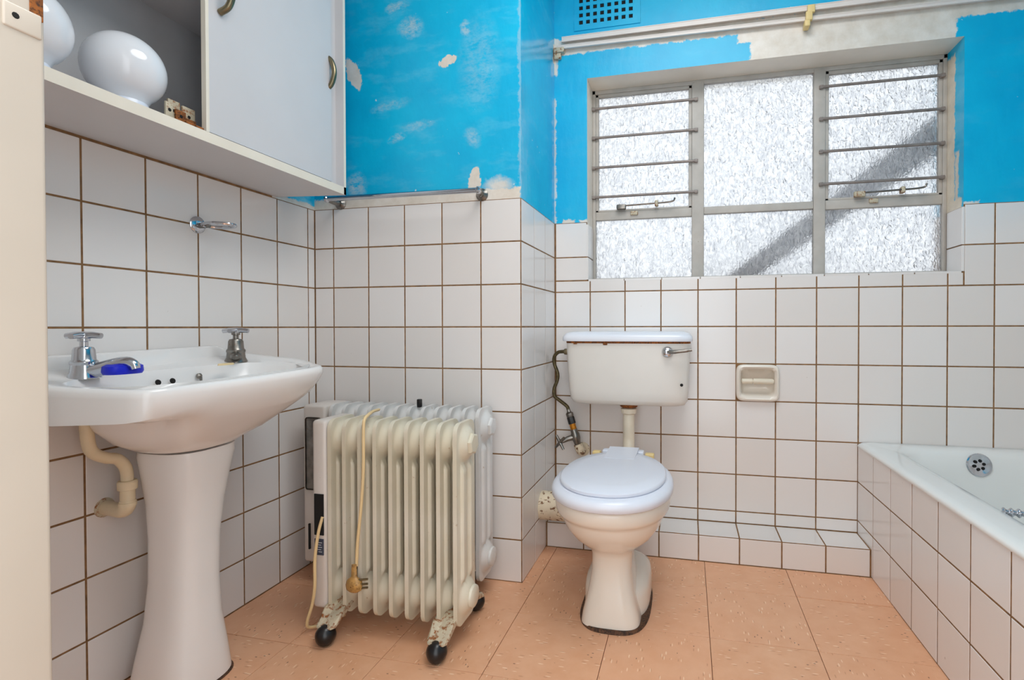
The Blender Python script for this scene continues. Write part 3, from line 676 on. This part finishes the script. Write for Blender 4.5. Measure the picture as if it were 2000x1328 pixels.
# basin waste pipe
wp_ = empty('basin_waste_pipe', (XL+.5, 6.45, 2.9), label='yellowed plastic waste pipe bending into the wall under the basin', cat='pipe')
P = catmull([(-8.72, 5.86, 4.74), (-8.72, 5.87, 4.45), (-8.73, 5.93, 4.15), (-8.73, 6.12, 4.0), (-8.73, 6.30, 3.93), (-8.73, 6.42, 3.75), (-8.73, 6.44, 3.5), (-8.73, 6.44, 3.25)], 6)
obj('bent_pipe', MB().tube(P, .085, 14), 'pvc', wp_)
obj('coupling', MB().lathe((-8.73, 6.44, 3.16), (0, 0, 1), [(.12, 0), (.12, .05), (.1, .06), (.1, .25), (.13, .26), (.135, .38), (.12, .4)], 20), 'pvc', wp_)
obj('elbow', MB().tube(catmull([(-8.73, 6.44, 3.24), (-8.73, 6.44, 3.16), (-8.79, 6.44, 3.08), (-8.93, 6.46, 3.05), (-9.15, 6.5, 3.05), (XL-.02, 6.52, 3.05)], 5), .11, 16), 'pvc', wp_)
obj('wall_flange', MB().lathe((XL, 6.52, 3.05), (1, 0, 0), [(.16, 0), (.15, .02), (.12, .03)], 18), 'rust', wp_)

# ------------------------------------------------------------------ oil radiators
FH, FD, PITCH = 3.8, .82, .3315
def fin_mesh(name, mname, cap=False):
    ny, nz, rad = 44, 64, .20; hw, hh = FD/2, FH/2
    def pt(s, t):
        y, z = s*hw, t*hh; qx, qz = abs(y)-(hw-rad), abs(z)-(hh-rad)
        if qx > 0 and qz > 0:
            mm = max(qx, qz); ln = math.hypot(qx, qz); k = mm/ln
            y = math.copysign(hw-rad+qx*k, y); z = math.copysign(hh-rad+qz*k, z)
        return y, z
    def sm(x): x = max(0, min(1, x)); return x*x*(3-2*x)
    def h(s, t):
        y, z = s*hw, t*hh; de = min(hw-abs(y), hh-abs(z))
        b = .030-.016*sm((de-.022)/.03)
        for yr in (-.165, .165):                                              # two raised channels between the hubs
            k = 1-abs(y-yr)/.105; zz = (hh-.80)-abs(z)
            b = max(b, .014+.085*sm(k*2.6)*sm(zz/.10+.3))
        for zh in (hh-.42, -(hh-.46)):
            d = math.hypot(y, (z-zh)); b = max(b, .04+.126*sm((.36-d)/.17))
        return b
    vs = []; fs = []
    us = [-1+2*i/ny for i in range(ny+1)]; ts = [-1+2*j/nz for j in range(nz+1)]
    # more columns close to the rim
    us = [math.copysign(abs(u_)**.9, u_) for u_ in us]
    for side in (1, -1):
        for t in ts:
            for s_ in us:
                y, z = pt(s_, t); vs.append(((side*h(s_, t))*U, y*U, (z+hh)*U))
    n1 = (ny+1)*(nz+1); idx = lambda i, j, k: k*n1+j*(ny+1)+i
    for k in (0, 1):
        for j in range(nz):
            for i in range(ny):
                q = (idx(i, j, k), idx(i+1, j, k), idx(i+1, j+1, k), idx(i, j+1, k)); fs.append(q if k == 0 else q[::-1])
    ring = [(i, 0) for i in range(ny)]+[(ny, j) for j in range(nz)]+[(ny-i, nz) for i in range(ny)]+[(0, nz-j) for j in range(nz)]
    for (a, b) in zip(ring, ring[1:]+ring[:1]): fs.append((idx(*a, 0), idx(*a, 1), idx(*b, 1), idx(*b, 0)))
    me = bpy.data.meshes.new(name); me.from_pydata(vs, [], fs); me.materials.append(M[mname])
    bm = bmesh.new(); bm.from_mesh(me); bmesh.ops.recalc_face_normals(bm, faces=bm.faces[:]); bm.to_mesh(me); bm.free()
    me.shade_smooth(); me.set_sharp_from_angle(angle=R(55)); return me
def wheel(par, x, y):
    w = obj('wheel', MB().lathe((x-.09, y, .195), (1, 0, 0), [(.02, -.10), (.10, -.07), (.17, .0), (.195, .06), (.195, .12), (.17, .18), (.10, .25), (.02, .28)], 22), 'black', par, angle=60); return w
def radiator(name, x_last, nf, y0, z0, mname, box, lab, rear=.34, fr=.34, off=.6):
    x_first = x_last-(nf-1)*PITCH; yc = y0+FD/2
    rd = empty(name, ((x_first+x_last)/2, yc, 0), label=lab, cat='radiator', group='oil-filled radiators')
    me = fin_mesh('fin', mname)
    for k in range(nf):
        o = bpy.data.objects.new('fin', me); col.objects.link(o); o.parent = rd
        o.location = (Vector((x_first+k*PITCH, yc, z0))-base_of[rd])*U
        o.rotation_euler = (0, 0, R(random.uniform(-.6, .6)))
    for zc in (z0+FH-.42, z0+.46):
        obj('hub_cap', MB().lathe((x_last+.14, yc, zc), (1, 0, 0), [(.20, 0), (.215, .03), (.205, .07), (.17, .09), (.04, .095)], 6 if zc > 2 else 20), mname, rd, angle=30)
    bx0, bx1 = box
    cb = obj('control_box', MB().box(bx0, bx1, y0-.03, y0+FD+.05, z0+.08, z0+FH-.02, .07), 'rad_box', rd)
    for xx in (x_first+PITCH*.5 if nf < 10 else x_first+PITCH*.5, x_last-PITCH*off):
        br = MB()
        for (yy0, yy1) in ((y0-fr-.06, yc), (y0+FD+rear+.06, yc)):
            br.loft([[(xx-.15, yy0, z), (xx-.20, yy0+(yy1-yy0)*.1, z), (xx-.21, yy0+(yy1-yy0)*.4, z+.22), (xx-.21, yy1, z+.30), (xx+.21, yy1, z+.30), (xx+.21, yy0+(yy1-yy0)*.4, z+.22), (xx+.20, yy0+(yy1-yy0)*.1, z), (xx+.15, yy0, z)] for z in (.335, .365)])
        br = obj('wheel_bracket', br, 'rust', rd, False)
        for yy in (y0-fr+.04, y0+FD+rear-.04):
            obj('bracket_slot', MB().lathe((xx-.02, yy, .372), (0, 0, 1), [(.05, 0), (.045, .01)], 12), 'rust_dark', br)
        for yy in (y0-fr, y0+FD+rear):
            obj('axle', MB().tube([(xx, yy, .2), (xx, yy, .35)], .035, 8), 'rust_dark', br); wheel(rd, xx, yy)
    return rd, cb, x_first
rf, cbf, xff = radiator('oil_radiator', -4.17, 9, 8.75, .40, 'rad', (-7.19, -6.88), 'yellowed cream oil radiator standing in front of the other one', .6)
obj('cord_recess', MB().box(-7.135, -6.925, 8.705, 8.735, 1.93, 2.74, .01), 'dark', cbf, False)
lb = obj('rating_label', MB().box(-7.13, -6.93, 8.708, 8.73, 1.54, 1.86, .004), 'label', cbf, False)
tx = MB()
for k in range(5): tx.box(-7.10+(.06 if k == 0 else 0), -6.96-.02*(k % 2), 8.704, 8.71, 1.60+.045*k, 1.615+.045*k)
obj('label_print', tx, 'label_ink', cbf, False)
# cord draped over the third fin with its plug
cx = xff+2*PITCH+.13
P = catmull([(cx-.25, 9.6, 4.28), (cx-.12, 9.2, 4.31), (cx, 8.86, 4.30), (cx+.03, 8.70, 4.24), (cx+.035, 8.66, 4.05), (cx+.03, 8.655, 3.3), (cx-.02, 8.65, 2.6), (cx-.10, 8.65, 1.9), (cx-.12, 8.64, 1.45)], 8)
pcd = obj('power_cord', MB().tube(P, .03, 8), 'cord', rf)
px_, py_ = cx-.13, 8.58
pl = MB(); pl.loft([[(px_+r_*math.cos(2*math.pi*k/14)*1.0, py_+r_*.6*math.sin(2*math.pi*k/14), z) for k in range(14)] for z, r_ in ((.99, .10), (1.03, .155), (1.12, .17), (1.2, .15), (1.27, .06), (1.5, .05))])
pl = obj('plug', pl, 'plug', rf)
m = MB()
for dz in (.09, .0, -.07): m.tube([(px_+.1, py_, 1.13+dz), (px_+.27, py_+.03, 1.15+dz)], .022, 8)
obj('plug_pin', m, 'brass', pl)
P = catmull([(-6.95, 8.72, 2.3), (-7.0, 8.66, 2.0), (-7.05, 8.62, 1.5), (-7.04, 8.6, 1.0), (-7.12, 8.62, .6), (-7.22, 8.6, .25), (-7.22, 8.7, .1), (-7.05, 9.0, .06), (-6.9, 9.3, .06)], 7)
obj('power_cord', MB().tube(P, .03, 8), 'cord', rf)
rb_, cbb, xbb = radiator('oil_radiator', -4.45, 12, 10.44, .40, 'rad_back', (-8.82, -8.22), 'grey white oil radiator standing behind, against the tiled pier', .02, .2, 1.6)
obj('inset_panel', MB().box(-8.72, -8.32, 10.36, 10.42, 2.2, 3.9, .06), 'chrome_dull', cbb)
obj('switch', MB().box(-6.08, -5.98, 10.78, 10.88, 4.15, 4.34, .02), 'black', rb_)
obj('side_groove', MB().box(-8.66, -8.62, 10.37, 10.42, .8, 1.4, .008), 'dark', cbb)

# ------------------------------------------------------------------ toilet
tx0 = -1.52
wc = empty('toilet', (tx0, 11, 0), label='white low toilet bowl with closed seat lid', cat='toilet')
m = MB(); rings = []
def tring(z, hw, yf, yb, n=2.5, ymid=None):
    ym = ymid if ymid is not None else yf+(yb-yf)*.42
    return superell(tx0, ym, hw, ym-yf, z, n, 64, yb-ym)
for a in ((.04, .60, 10.0, 11.9, 3.4, 10.5), (.2, .575, 10.02, 11.9, 3.4, 10.5), (.5, .50, 10.09, 11.9, 3.2, 10.5), (.8, .44, 10.15, 11.9, 3.0, 10.6), (1.05, .405, 10.20, 11.9, 2.8, 10.6), (1.35, .42, 10.20, 12.0, 2.5, 10.7), (1.5, .48, 10.13, 12.1, 2.4, 10.7),
          (1.58, .62, 9.98, 12.2, 2.3, 10.8), (1.75, .82, 9.75, 12.3, 2.2, 10.8), (2.0, .99, 9.50, 12.4, 2.2, 10.8), (2.18, 1.055, 9.41, 12.45, 2.2, 10.8), (2.24, 1.07, 9.39, 12.45, 2.2, 10.8), (2.28, 1.13, 9.31, 12.5, 2.2, 10.8), (2.36, 1.17, 9.25, 12.55, 2.2, 10.8), (2.56, 1.19, 9.20, 12.6, 2.2, 10.8), (2.62, 1.16, 9.24, 12.58, 2.2, 10.8)): rings.append(tring(*a))
m.loft(rings); obj('bowl', m, 'ceramic_warm', wc, angle=60)
m = MB(); m.loft([superell(tx0+.03, 11.5, .70, 1.12, .03, 3.0, 56), superell(tx0+.03, 11.5, .70, 1.10, .40, 3.0, 56), superell(tx0+.03, 11.5, .67, 1.04, .56, 3.0, 56), superell(tx0+.03, 11.55, .55, .85, .66, 3, 56), superell(tx0+.03, 11.7, .35, .5, .74, 3, 56)])
obj('foot', m, 'ceramic_warm', wc, angle=50)
m = MB(); m.loft([superell(tx0+.03, 11.2, .74, 1.28, .0, 3.0, 48), superell(tx0+.03, 11.2, .72, 1.25, .06, 3.0, 48)]); obj('floor_sealant', m, 'putty', wc)
m = MB(); m.tube(catmull([(tx0+.22, 11.9, 1.9), (tx0+.22, 12.3, 1.75), (tx0+.18, 12.6, 1.35), (tx0-.1, 12.95, 1.25), (tx0-.7, 13.14, 1.27), (tx0-.99, 13.15, 1.28)], 5), .36, 18); obj('outlet', m, 'ceramic_warm', wc)
m = MB(); m.loft([tring(2.63, 1.21, 9.14, 12.55, 2.2, 10.75), tring(2.66, 1.235, 9.10, 12.6, 2.2, 10.75), tring(2.76, 1.24, 9.09, 12.6, 2.2, 10.75), tring(2.83, 1.20, 9.14, 12.58, 2.2, 10.75), tring(2.865, 1.1, 9.25, 12.5, 2.2, 10.75)])
obj('seat', m, 'plastic', wc, angle=60)
m = MB(); m.loft([tring(2.865, 1.07, 9.33, 12.45, 2.15, 10.8), tring(2.885, 1.09, 9.30, 12.48, 2.15, 10.8), tring(2.935, 1.09, 9.30, 12.48, 2.15, 10.8), tring(2.965, 1.05, 9.36, 12.45, 2.15, 10.8), tring(2.985, .8, 9.75, 12.2, 2.15, 10.8), tring(2.99, .1, 10.7, 10.9, 2.1, 10.8)])
ld = obj('seat_lid', m, 'plastic', wc, angle=60)
m = MB(); m.add([(tx0-.36, 11.75, 2.97), (tx0+.34, 11.75, 2.97), (tx0+.36, 12.72, 3.0), (tx0-.36, 12.72, 3.0), (tx0-.36, 11.75, 2.99), (tx0+.34, 11.75, 2.99), (tx0+.36, 12.72, 3.03), (tx0-.36, 12.72, 3.03)], [(0, 1, 2, 3), (4, 5, 6, 7), (0, 1, 5, 4), (1, 2, 6, 5), (2, 3, 7, 6), (3, 0, 4, 7)])
obj('lid_strap', m, 'plastic', ld, False)
for sx_, w in ((-.68, .2), (.62, .22)):
    hg = obj('hinge_block', MB().box(tx0+sx_*.62-.1, tx0+sx_*.62+.1, 12.5, 12.75, 2.7, 2.98, .03), 'plastic', wc)
    obj('hinge_bolt', MB().box(tx0+sx_-w/2, tx0+sx_+w/2, 12.55, 12.75, 2.78, 2.92, .03), 'bolt', hg)

# cistern
cs = empty('cistern', (-1.56, 13.9, 4.0), label='yellowed plastic toilet cistern on the window wall', cat='cistern')
def rr(x0, x1, y0, y1, z, n=6): return superell((x0+x1)/2, (y0+y1)/2, (x1-x0)/2, (y1-y0)/2, z, n, 72)
yb1 = YB-.02
m = MB(); m.loft([rr(-2.85, -.22, 13.6, yb1, 3.93), rr(-3.02, -.07, 13.47, yb1, 3.97), rr(-3.10, -.0, 13.42, yb1, 4.08), rr(-3.13, .02, 13.39, yb1, 4.3), rr(-3.18, .05, 13.36, yb1, 5.0), rr(-3.20, .07, 13.35, yb1, 5.58)])
bd = obj('tank', m, 'cistern', cs, angle=60)
m = MB(); m.loft([rr(-3.29, .12, 13.28, yb1, 5.62), rr(-3.30, .13, 13.27, yb1, 5.65), rr(-3.29, .12, 13.28, yb1, 5.74), rr(-3.22, .05, 13.36, yb1, 5.83), rr(-3.08, -.1, 13.5, yb1, 5.87), rr(-2.6, -.6, 13.8, 14.4, 5.88)])
ldc = obj('lid', m, 'lid', cs, angle=60)
m = MB(); m.loft([rr(-3.205, .075, 13.345, yb1, 5.565), rr(-3.205, .075, 13.345, yb1, 5.63)]); obj('rusty_seam', m, 'rust_dark', cs)
for xx, w, z0, z1 in ((-2.9, .1, 5.54, 5.6), (-2.1, .12, 5.52, 5.6), (-1.3, .06, 5.6, 5.72), (-.52, .09, 5.6, 5.68)):
    obj('rust_chip', MB().box(xx-w/2, xx+w/2, 13.325 if z1 > 5.62 else 13.335, 13.38, z0, z1, .015), 'rust_dark', cs)
obj('chip_hole', MB().lathe((-.15, 13.365, 4.52), (0, -1, 0), [(.04, 0), (.03, .012)], 12), 'dark', cs)
lv = obj('flush_lever', MB().tube(catmull([(-.5, 13.2, 5.36), (-.3, 13.16, 5.37), (-.05, 13.15, 5.40), (.10, 13.16, 5.42)], 4), [.05]*5+[.045]*5+[.035]*3, 10), 'chrome_dull', cs)
obj('lever_boss', MB().lathe((-.5, 13.36, 5.355), (0, -1, 0), [(.14, 0), (.14, .04), (.11, .09), (.08, .1), (.07, .19), (.02, .2)], 22), 'chrome', lv)
fp = empty('flush_pipe', (-1.53, 13.85, 2.3), label='off white flush pipe between the cistern and the toilet bowl', cat='pipe')
obj('pipe', MB().tube(catmull([(-1.54, 13.85, 3.95), (-1.54, 13.85, 3.3), (-1.54, 13.84, 2.9), (-1.53, 13.6, 2.5), (-1.53, 13.1, 2.35), (-1.53, 12.6, 2.35)], 6), .155, 18), 'pvc_white', fp)
obj('collar', MB().lathe((-1.54, 13.85, 3.66), (0, 0, 1), [(.16, 0), (.20, .03), (.21, .12), (.22, .15), (.16, .17)], 22), 'pvc_white', fp)
obj('back_nut', MB().lathe((-1.54, 13.85, 3.83), (0, 0, 1), [(.17, 0), (.23, .03), (.25, .1), (.25, .12)], 8), 'rust_dark', fp)
# soil pipe into the pier
sp_ = empty('soil_pipe', (-3.3, 13.15, .8), label='flaking rust-spotted soil pipe between the pier and the toilet', cat='pipe')
obj('pipe', MB().tube([(XC-.02, 13.15, 1.28), (-2.75, 13.15, 1.28)], .37, 26), 'soil', sp_)
obj('socket', MB().tube([(-2.95, 13.15, 1.28), (-2.53, 13.15, 1.28)], .40, 26), 'soil', sp_)

# angle valve and hose
av = empty('angle_valve', (-3.05, 14.3, 2.4), label='tarnished angle valve with cross handle on the wall beside the toilet', cat='valve')
ax = Vector((-2.98, 14.2, 2.58)); up = Vector((-.27, 0, .96)).normalized()
obj('elbow', MB().tube(catmull([(-2.94, YB+.02, 2.48), (-2.94, 14.35, 2.48), (-2.95, 14.22, 2.52), tuple(ax+up*.12)], 5), .12, 14), 'soil', av)
obj('flange', MB().lathe((-2.94, YB, 2.48), (0, -1, 0), [(.2, 0), (.18, .04), (.12, .06)], 18), 'soil', av)
vb = obj('valve_body', MB().lathe(ax, up, [(.10, .02), (.115, .08), (.09, .12), (.10, .2), (.125, .3), (.125, .42), (.10, .46), (.10, .56)], 16), 'chrome_dull', av)
obj('brass_nut', MB().lathe(ax+up*.56, up, [(.09, 0), (.09, .16)], 8), 'brasspipe', av)
obj('black_nut', MB().lathe(ax+up*.72, up, [(.11, 0), (.11, .18), (.10, .2)], 8), 'black', av)
obj('hose_nut', MB().lathe(ax+up*.92, up, [(.10, 0), (.11, .04), (.11, .1), (.06, .14), (.05, .22)], 8), 'chrome_dull', av)
q = ax+up*.34
stp = obj('stem', MB().tube([tuple(q), tuple(q+Vector((-.22, -.08, -.06))), tuple(q+Vector((-.38, -.14, -.14)))], [.09, .075, .05], 12), 'chrome_dull', av)
c = q+Vector((-.42, -.16, -.15)); m = MB()
for a in (40, 130): 
    d = Vector((math.cos(R(a))*.75, -math.cos(R(a))*.35, math.sin(R(a))))*.24; m.tube([tuple(c-d), tuple(c), tuple(c+d)], [.035, .05, .035], 10)
obj('cross_handle', m, 'chrome_dull', stp)
hp = ax+up*1.12
P = catmull([tuple(hp), (-3.33, 14.2, 3.76), (-3.52, 14.15, 3.92), (-3.66, 14.1, 4.05), (-3.67, 14.1, 4.25), (-3.58, 14.1, 4.5), (-3.57, 14.1, 4.7), (-3.66, 14.1, 4.95), (-3.66, 14.08, 5.15), (-3.55, 14.05, 5.28), (-3.4, 14.0, 5.31), (-3.215, 13.95, 5.31)], 6)
ho = empty('supply_hose', (-3.5, 14.1, 3.6), label='braided supply hose looping from the valve up to the cistern', cat='hose')
obj('hose', MB().tube(P, .05, 12), 'hose', ho)
obj('cistern_nut', MB().lathe((-3.35, 13.98, 5.31), (1, 0, 0), [(.07, 0), (.085, .02), (.085, .12)], 8), 'brass', ho)

# toilet roll holder tile
tp = empty('toilet_roll_holder', (1.815, YB, 4.0), label='white ceramic toilet roll holder set in the tiles, no roll', cat='roll holder')
def rz(x0, x1, z0, z1, y, n=7, N_=56):
    return [(p[0], y, p[1]) for p in superell((x0+x1)/2, (z0+z1)/2, (x1-x0)/2, (z1-z0)/2, 0, n, N_)]
m = MB(); a0, a1, b0, b1 = 1.27, 2.355, 4.01, 4.985
m.loft([rz(a0, a1, b0, b1, YB+.02), rz(a0, a1, b0, b1, YB-.10), rz(a0+.02, a1-.02, b0+.02, b1-.02, YB-.14), rz(a0+.06, a1-.06, b0+.06, b1-.06, YB-.155), rz(a0+.11, a1-.11, b0+.13, b1-.12, YB-.11), rz(a0+.12, a1-.12, b0+.15, b1-.13, YB+.0), rz(a0+.14, a1-.14, b0+.2, b1-.14, YB+.18), rz(a0+.3, a1-.3, b0+.4, b1-.3, YB+.3)], False, True)
obj('recess_tile', m, 'ceramic_warm', tp, angle=50)
ro_ = obj('roller', MB().lathe((a0+.13, YB-.07, 4.54), (1, 0, 0), [(.04, 0), (.07, .02), (.07, .27), (.055, .28), (.055, .30), (.078, .31), (.078, .77), (.05, .82)], 18), 'pvc_white', tp)

# ------------------------------------------------------------------ bath
bt = empty('bathtub', (6.5, 9, 0), label='white enamel bath built in behind the tiled panel', cat='bathtub')
N = 96
def brect(x0, x1, y0, y1, r_, z, zf=None):
    r_ = min(r_, (x1-x0)/2-.01, (y1-y0)/2-.01); out = []; k = N//4
    for (cx_, cy_, a0) in ((x1-r_, y1-r_, 0), (x0+r_, y1-r_, 90), (x0+r_, y0+r_, 180), (x1-r_, y0+r_, 270)):
        for i in range(k):
            a = R(a0+90*i/(k-1)); out.append((cx_+r_*math.cos(a), cy_+r_*math.sin(a), z))
    sk = lambda p: (p[0]+XPs*(14.6-p[1])*max(0, 1-(p[0]-x0)/2), p[1], p[2])
    return [sk(p) for p in out]
xo, xe, yo_, ye_ = XP0-.05, XR-.02, 3.5, YB-.02
m = MB()
m.loft([brect(xo+.16, xe, yo_, ye_, .12, 2.905), brect(xo+.02, xe, yo_, ye_, .14, 2.915), brect(xo, xe, yo_, ye_, .15, 2.96), brect(xo+.02, xe, yo_, ye_, .17, 3.0), brect(xo+.08, xe, yo_, ye_, .2, 3.03), brect(xo+.2, xe-.05, yo_+.1, ye_-.03, .25, 3.04),
        brect(xo+.55, xe-.45, yo_+.5, ye_-.28, .5, 3.015), brect(xo+.72, xe-.6, yo_+.7, ye_-.42, .55, 2.98), brect(xo+.82, xe-.7, yo_+.85, ye_-.50, .6, 2.9), brect(xo+.90, xe-.8, yo_+1.2, ye_-.6, .65, 2.5), brect(xo+1.0, xe-.9, yo_+1.8, ye_-.85, .7, 1.4), brect(xo+1.2, xe-1.1, yo_+2.3, ye_-1.1, .8, .8), brect(xo+1.6, xe-1.5, yo_+2.8, ye_-1.6, .6, .66)], False, True)
obj('tub', m, 'enamel', bt, angle=60)
oc = Vector((6.70, ye_-.555, 2.72)); on = Vector((0, -1, .2)).normalized()
og = obj('overflow_grate', MB().lathe(oc-on*.03, on, [(.27, 0), (.27, .04), (.25, .065), (.20, .06), (.16, .035), (.05, .03)], 32), 'chrome', bt)
uu = Vector((1, 0, 0)); vv = on.cross(uu)
for k in range(6):
    a = R(60*k+15); cc = oc+on*.012+uu*.10*math.cos(a)+vv*.10*math.sin(a)
    obj('grate_hole', MB().lathe(cc, on, [(.036, 0), (.034, .006)], 12), 'dark', og)
P = []
for k in range(60):
    t = k/59; P.append((5.02+.75*t, 9.82-.28*t, 2.955+.02*math.sin(t*math.pi)))
gh = MB(); gh.tube(P, [.06+.018*math.sin(k*.9) for k in range(60)], 12)
obj('grip_handle', gh, 'chrome', bt)

# ------------------------------------------------------------------ ceiling lamp (above the frame)
lm = empty('ceiling_lamp', (.33, 6.89, 16.6), label='round opal ceiling lamp above the room', cat='lamp')
obj('diffuser', MB().lathe((.33, 6.89, ZC), (0, 0, -1), [(3.4, .0), (3.4, .3), (3.3, .38), (.1, .4)], 48), 'lamp', lm)
